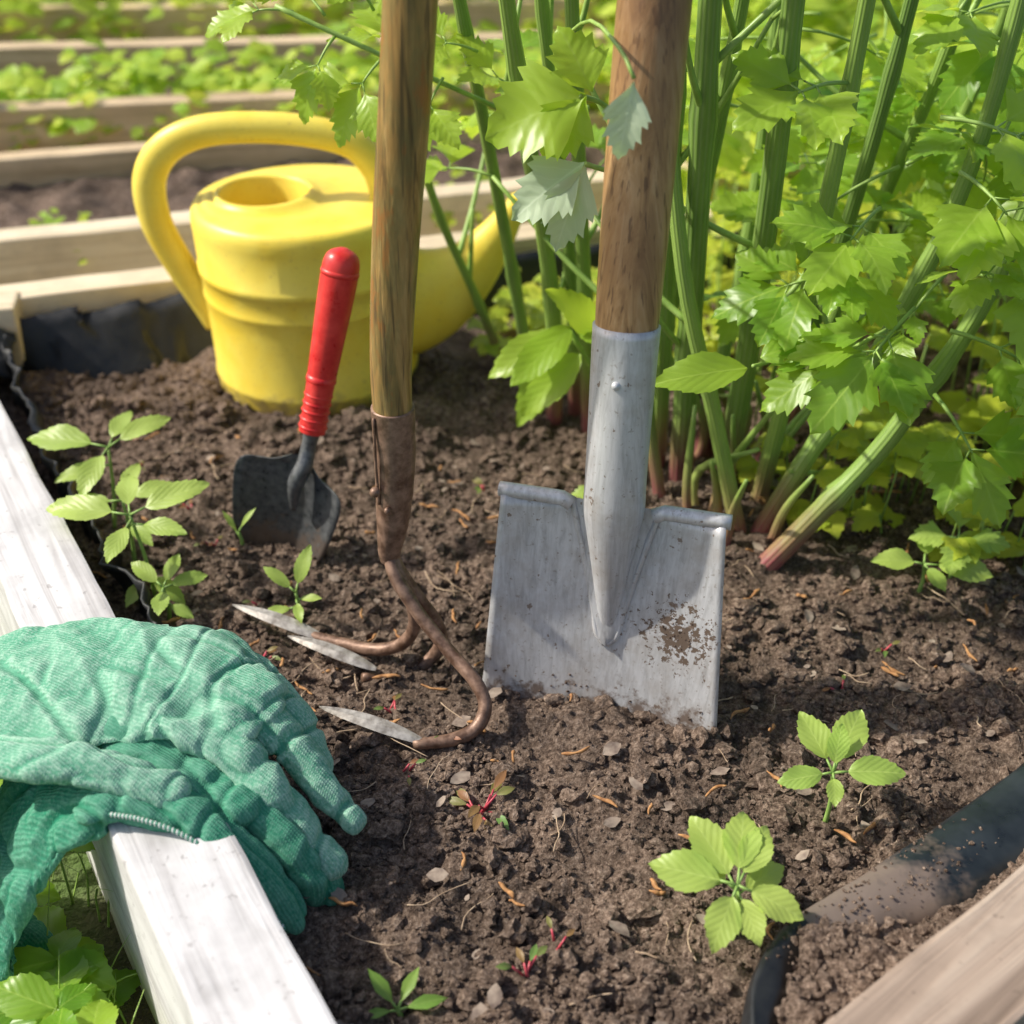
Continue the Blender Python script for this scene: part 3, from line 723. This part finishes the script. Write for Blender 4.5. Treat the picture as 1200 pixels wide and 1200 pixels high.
tube(B,[(.0,1.2,.40),(-.07,1.17,.44),(-.14,1.16,.475),(-.20,1.17,.50)],.0022,8,2,n=14)
for (x,y,z,dx,dy,dz,ls) in [(-.185,1.17,.495,-1,-.2,.3,.05),(-.15,1.16,.478,-.5,-.6,-.5,.045),(-.11,1.16,.46,-.6,-.6,-.4,.052),(-.16,1.18,.49,-.5,.4,.6,.05),(-.09,1.17,.45,-.4,.2,.8,.05),(-.06,1.17,.44,-.3,-.6,-.3,.045),(-.03,1.18,.46,-.6,-.3,.4,.045),(.0,1.2,.42,-.2,-.5,.6,.045),(-.12,1.2,.49,-.2,-.3,.6,.05)]:
    compound(B,(x,y,z),(dx,dy,dz),(0,-.5,1),.03,ls,1,LOBED,R(.75,1),0,2,.0012)
def L_(pos,d_,up,L,W,rnd,mat=0,shape=LOBED,curl=.3,fold=.25): leaf(B,pos,d_,up,L,W,shape,curl,fold,rnd,mat)
L_((.055,.99,.475),(-1,-.1,-.3),(0,-.8,.6),.085,.085,.95)
L_((.055,.99,.475),(-.6,-.2,-.9),(0,-.9,.4),.06,.05,.8)
L_((.060,1.0,.475),(-.4,.1,.8),(0,-.9,.3),.055,.05,.95)
L_((.078,.86,.520),(-.15,-.1,-1),(-.2,-.9,.1),.055,.034,.95,3,LOBED)
L_((.055,.975,.43),(-.8,-.1,-.55),(0,-.8,.5),.075,.055,.6,3)
L_((.055,.970,.43),(-.35,-.1,-1),(0,-.9,.4),.078,.045,.9,3)
tube(B,[(.10,1.08,.42),(.07,1.02,.46),(.05,.99,.475)],.002,8,2,n=8)
tube(B,[(.10,1.06,.36),(.08,1.0,.41),(.055,.97,.43)],.002,8,2,n=8)
tube(B,[(.04,1.06,.50),(.055,.96,.535),(.07,.88,.535),(.078,.86,.522)],.0014,8,2,n=10)
L_((.20,1.01,.24),(-1,-.2,.0),(0,-.6,.8),.085,.038,.6,0,OVATE)
L_((.21,1.01,.25),(1,-.1,.5),(0,-.6,.8),.055,.03,.45,0,OVATE)
tube(B,[(.235,1.10,.20),(.225,1.05,.225),(.205,1.01,.242)],.0018,8,2,n=8)
for p_,d_,r_ in [((.05,1.25,.16),(-1,-.35,-.45),.9),((.06,1.24,.17),(-.6,-.6,-.3),.7),((.07,1.22,.15),(-.9,-.5,-.75),.9),((.08,1.24,.17),(.1,-.8,.3),.5),((.09,1.22,.17),(-.4,-.3,.6),.6),((.05,1.24,.14),(-.7,-.5,-.9),.7)]:
    L_(p_,d_,(0,-.6,.8),.09,.040,r_,0,OVATE,.3,.3)
tube(B,[(.10,1.30,.02),(.09,1.26,.1),(.06,1.24,.165)],.0025,8,2,n=8)
for (x,y,z,dx,dy,dz,ls,r_) in [(.29,1.05,.31,-1,-.3,.1,.060,.35),(.33,1.0,.30,-.5,-.6,-.1,.072,.3),(.36,.98,.34,.7,-.6,.1,.078,.5),
   (.33,1.02,.45,.8,-.5,.1,.07,.7),(.38,.93,.32,.6,-.8,-.1,.085,.6),(.36,1.0,.22,.3,-.7,-.2,.06,.4),
   (.36,1.04,.40,.3,-.8,.0,.075,.8),(.24,1.05,.34,.5,-.7,.0,.05,.5),(.31,1.0,.28,-.9,-.3,-.3,.055,.3),(.30,1.04,.37,-.4,-.7,.1,.06,.6),(.37,1.02,.27,.8,-.5,.0,.07,.4),(.27,1.08,.46,-.5,-.5,.2,.06,.8)]:
    compound(B,(x,y,z),(dx,dy,dz),(0,-.5,1),.06,ls,2,LOBED,r_,0,2,.0016)
B.build("lovage_plant",[LOV,STEM,PET,LOVP])

# ---------------------------------------------------------------- yellow-green ground cover, right
B=MB()
cnt=0
while cnt<500:
    x=R(.26,1.0);y=R(1.03,1.95)
    if not inside(x,y) or (y<1.09 and x<.34) or x>.5*y+.1: continue
    cnt+=1
    z=R(.02,.11)*(1 if y<1.3 else 2.2)
    a=R(0,6.28); d_=Vector((math.cos(a),math.sin(a)-.3,R(-.3,.3)))
    tube(B,[(x,y,0),(x+d_.x*.01,y+d_.y*.01,z)],[.0012,.0009],5,1)
    sh=random.choice((LOBED,OVATE,LOBED))
    for s_ in range(3):
        a2=a+(s_-1)*1.0; L=R(.022,.042); leaf(B,(x+d_.x*.01,y+d_.y*.01,z),(math.cos(a2),math.sin(a2)-.3,R(-.3,.2)),(0,-.3,1),L,L*.85,sh,R(.1,.5),R(0,.3),R(0,1),0)
for k in range(150):
    x=R(-.05,.3);y=R(1.45,1.75); z=R(.01,.07); a=R(0,6.28)
    if not inside(x,y): continue
    for s_ in range(3):
        a2=a+(s_-1)*1.1; L=R(.02,.035); leaf(B,(x,y,z),(math.cos(a2),math.sin(a2)-.3,R(-.3,.2)),(0,-.3,1),L,L*.85,LOBED,R(.1,.5),R(0,.3),R(0,1),0)
B.build("groundcover_foliage",[YEL,PET])

def crop(name,fn,n,ls,mat=BGL,parent=None):
    B=MB()
    for k in range(n):
        x,y,z,ok_=fn()
        if not ok_: continue
        a=R(0,6.28);L=R(ls*.6,ls*1.3)
        leaf(B,(x,y,z),(math.cos(a),math.sin(a)*.8,R(-.2,.7)),(R(-.3,.3),-.4,1),L,L*R(.6,.9),SIMPLE,R(.1,.6),R(0,.3),R(0,1),0)
    return B.build(name,[mat],parent)
def f3():
    x=R(-1.9,1.2); y=2.33+.13*x+R(-.12,.2)+.08
    c=noise.noise(Vector((x*6,y*6,1))); return x,y,.04+R(0,.09)*(1+c),c>-.45
crop("leafy_crop",f3,5000,.04)
def f4():
    x=R(-2.2,1.6); y=R(3.05,3.9)+.07*x; c=noise.noise(Vector((x*5,y*5,2))); return x,y,.03+R(0,.13)*(1+c),c>-.5
crop("leafy_crop",f4,3500,.065)
def f5():
    x=R(-.9,.0) if R(0,1)<.5 else R(-.9,1.5); y=1.80+.28*x+R(0,.2)+.08; c=noise.noise(Vector((x*7,y*7,5))); return x,y,.035+R(0,.03),c>.15
crop("seedling_row",f5,700,.022)
def f6():
    x=R(.22,1.7); y=R(1.85,3.2); c=noise.noise(Vector((x*3,y*3,2))); return x,y,.02+R(0,.22)*(1+.6*c),c>-.55
crop("shrub_foliage",f6,4500,.06)
def f7():
    x=R(-5,6); y=R(4.2,7)+.07*x; c=noise.noise(Vector((x*1.5,y*1.5,2))); return x,y,-.1+R(0,.7)*(1+c),True
crop("hedge",f7,4000,.16)

# ---------------------------------------------------------------- seedlings
def seedling(name,base,H,heads,ls,shape=OVATE,rnd=.6,lean=(0,0),mat=None,wr=.55):
    B=MB(); b_=Vector(base); b_.z=hsoil(b_.x,b_.y)-.004
    top=b_+Vector((lean[0],lean[1],H))
    tube(B,[b_,b_.lerp(top,.5)+Vector((.002,0,0)),top],[.0022,.0019,.0014],8,1,n=10)
    for (dx,dy,dz,k,t) in heads:
        p=b_.lerp(top,t); L=ls*k
        e_=p+Vector((dx,dy,dz*1.2)).normalized()*L*.25
        tube(B,[p,e_],[.0012,.0009],6,1)
        leaf(B,e_,(dx,dy,dz),(-dx*.2,-.45-dy*.2,1),L,L*wr,shape,R(.2,.5),R(.15,.35),min(1,max(0,rnd+R(-.2,.2))),0)
    return B.build(name,[mat or SEED,SSTEM])
seedling("seedling",(.2375,.7154,0),.060,[(1,-.1,.15,1.0,1),(-1,-.2,.0,.8,1),(.5,.8,.5,1.1,1),(-.4,.8,.5,1,1),(-.1,-1,-.1,.55,1),(.1,.3,.6,.7,1)],.043,wr=.58)
seedling("seedling",(.152,.610,0),.052,[(-1,.2,.15,1.15,1),(1,-.5,-.1,.9,1),(.2,1,.6,1.05,1),(-.5,.8,.5,1.1,.9),(-.4,-.8,-.1,.95,1),(.25,-1,0,.8,.9),(.9,.5,.3,.8,.8),(-.8,.6,.2,.9,.9),(.5,.7,.4,.9,1)],.043,rnd=.9,wr=.62)
seedling("seedling",(-.335,1.0,0),.095,[(-1,.1,.1,1.2,1),(1,.3,.35,1.1,1),(-.2,-1,-.1,.8,.95),(-.2,.7,.2,.9,1),(.7,-.5,-.3,.7,.35),(-.3,-.9,-.1,.6,.3),(.9,-.3,.1,.8,.9)],.056,rnd=.8,wr=.45,lean=(-.01,.0))
seedling("seedling",(-.315,.965,0),.04,[(-.7,.4,.4,.8,1),(.8,.4,.1,.8,1),(.1,-.9,.1,.8,1),(.3,.8,.6,.7,1),(1,-.5,-.2,.6,.6)],.042,wr=.5,rnd=.7)
seedling("seedling",(-.405,1.12,0),.10,[(-1,.2,.1,1.3,1),(1,.5,.45,1,1),(-.2,-.9,-.1,1,1),(.2,.8,.4,.8,1),(-.9,-.4,.0,.8,.8)],.055,rnd=.85,wr=.45,lean=(.01,0))
seedling("seedling",(-.37,1.06,0),.08,[(-1,-.1,.0,1,1),(1,.2,.35,.9,1),(.1,.8,.4,.8,1),(.6,-.6,.0,.7,.7)],.050,rnd=.75,wr=.45)
seedling("seedling",(-.195,.9607,0),.04,[(-1,-.3,.0,.8,.6),(.3,.4,1,1.1,1),(-.6,.2,.5,.9,1),(.8,-.2,.3,.6,.8),(.2,-.9,.0,.7,.8)],.034,rnd=.8,wr=.42)
seedling("seedling",(-.265,1.065,0),.025,[(-.5,.2,1,.9,.8),(.6,.2,1,.9,1)],.028,shape=NARROW,wr=.25,rnd=.8)
seedling("seedling",(.385,1.01,0),.035,[(-1,0,.2,1,1),(1,-.3,.1,1.3,1),(.2,.8,.5,1,1),(.3,-.8,-.1,.7,1)],.04,rnd=.7,wr=.6)
seedling("seedling",(-.075,.548,0),.012,[(1,.2,.2,1,1),(-.5,.3,.8,1,1),(.5,.8,.8,.9,1),(-.9,-.2,.1,.7,1)],.028,shape=NARROW,wr=.35,rnd=.1)
seedling("seedling",(.10,1.13,0),.03,[(-1,-.2,.1,1,1),(.6,-.7,.1,1,1),(-.1,.9,.4,1,1),(-.6,-.8,-.1,1,1)],.035,rnd=.7,wr=.6,shape=LOBED)
seedling("seedling",(.42,1.03,0),.05,[(-1,-.1,.2,1,1),(1,-.3,.1,1,1),(.2,.8,.5,1,1),(-.3,-.8,-.1,1,1)],.04,rnd=.8,wr=.8,shape=LOBED)
BEET=m_leaf("beet_leaf",(.15,.32,.07),(.35,.14,.07),(.5,.3,.1),.3)
RS=m_plain("beet_stem",(.45,.05,.08),(.6,.10,.12),.4,50)
def beet(base,n,s):
    B=MB()
    for k in range(n):
        a=R(0,6.28);b_=Vector((base[0]+R(-.004,.004),base[1]+R(-.004,.004),hsoil(*base[:2])))
        d_=Vector((math.cos(a),math.sin(a),R(.6,1.6))).normalized(); p=b_+d_*s*R(.5,1)
        tube(B,[b_,p],[.0011,.0008],6,1); leaf(B,p,d_+Vector((0,0,-.5)),(0,-.5,1),s*R(.7,1.1),s*.35,NARROW,.5,.3,R(0,1),0)
    B.build("beet_seedling",[BEET,RS])
beet((-.023,.727),10,.021); beet((.008,.575),4,.015); beet((.03,.60),3,.012)
for x,y in [(-.055,.80),(-.10,.845),(.06,.53),(-.33,1.15),(-.24,.99),(-.22,.905),(-.085,.765),(-.30,1.09),(.17,.70),(-.40,1.24),(-.43,1.3),(.28,.87),(.33,.93),(-.03,1.2),(.05,.50)]:
    beet((x,y),random.choice((2,3,4)),R(.009,.014))

B=MB()
for k in range(130):
    x=R(-.60,-.20);y=R(.40,1.0)
    lx=-.102-.502*((y-.484)/.865)-.10
    if x>lx: continue
    z=R(-.11,-.03); a=R(0,6.28)
    tube(B,[(x,y,-.14),(x+R(-.01,.01),y,z)],[.0015,.001],5,1)
    for s_ in range(3):
        a2=a+s_*2.1+R(-.3,.3);L=R(.03,.06); leaf(B,(x,y,z),(math.cos(a2),math.sin(a2),R(-.2,.3)),(0,-.3,1),L,L*.65,OVATE,R(.1,.5),R(0,.3),R(0,.6),0)
for k in range(240):
    x=R(-.6,-.22);y=R(.42,1.0);lx=-.102-.502*((y-.484)/.865)-.085
    if x>lx: continue
    tube(B,[(x,y,-.14),(x+R(-.02,.02),y+R(-.02,.02),-.09),(x+R(-.05,.05),y+R(-.05,.05),R(-.08,-.02))],[.0012,.001,.0003],4,1,n=6,flat=.4)
B.build("weed_plants",[LOV,PET])

# ---------------------------------------------------------------- light
sd=Vector((-.74,.08,.68)).normalized()
sun=bpy.data.lights.new("sun","SUN"); sun.energy=5.0; sun.angle=math.radians(1.5); sun.color=(1,.94,.83)
so_=bpy.data.objects.new("sun",sun); scene.collection.objects.link(so_); so_.rotation_euler=sd.to_track_quat('Z','Y').to_euler()
w=bpy.data.worlds.new("World"); scene.world=w; w.use_nodes=True; nt=w.node_tree
sky=nt.nodes.new('ShaderNodeTexSky'); sky.sky_type='NISHITA'; sky.sun_disc=False; sky.dust_density=3.; sky.ozone_density=.6
sky.sun_elevation=math.asin(sd.z); sky.sun_rotation=math.atan2(sd.x,sd.y)%(2*math.pi)
nt.links.new(sky.outputs[0],nt.nodes['Background'].inputs[0]); nt.nodes['Background'].inputs[1].default_value=.15
scene.view_settings.view_transform='Standard'
# ---------------------------------------------------------------- camera
cam=bpy.data.cameras.new("Camera"); cam.lens=1550/1200*36; cam.sensor_width=36; cam.clip_start=.02; cam.clip_end=600
cam.dof.use_dof=True; cam.dof.focus_distance=1.03; cam.dof.aperture_fstop=4.5
co=bpy.data.objects.new("Camera",cam); scene.collection.objects.link(co); co.location=(0,0,.75); co.rotation_euler=(math.radians(90-33),0,0)
scene.camera=co
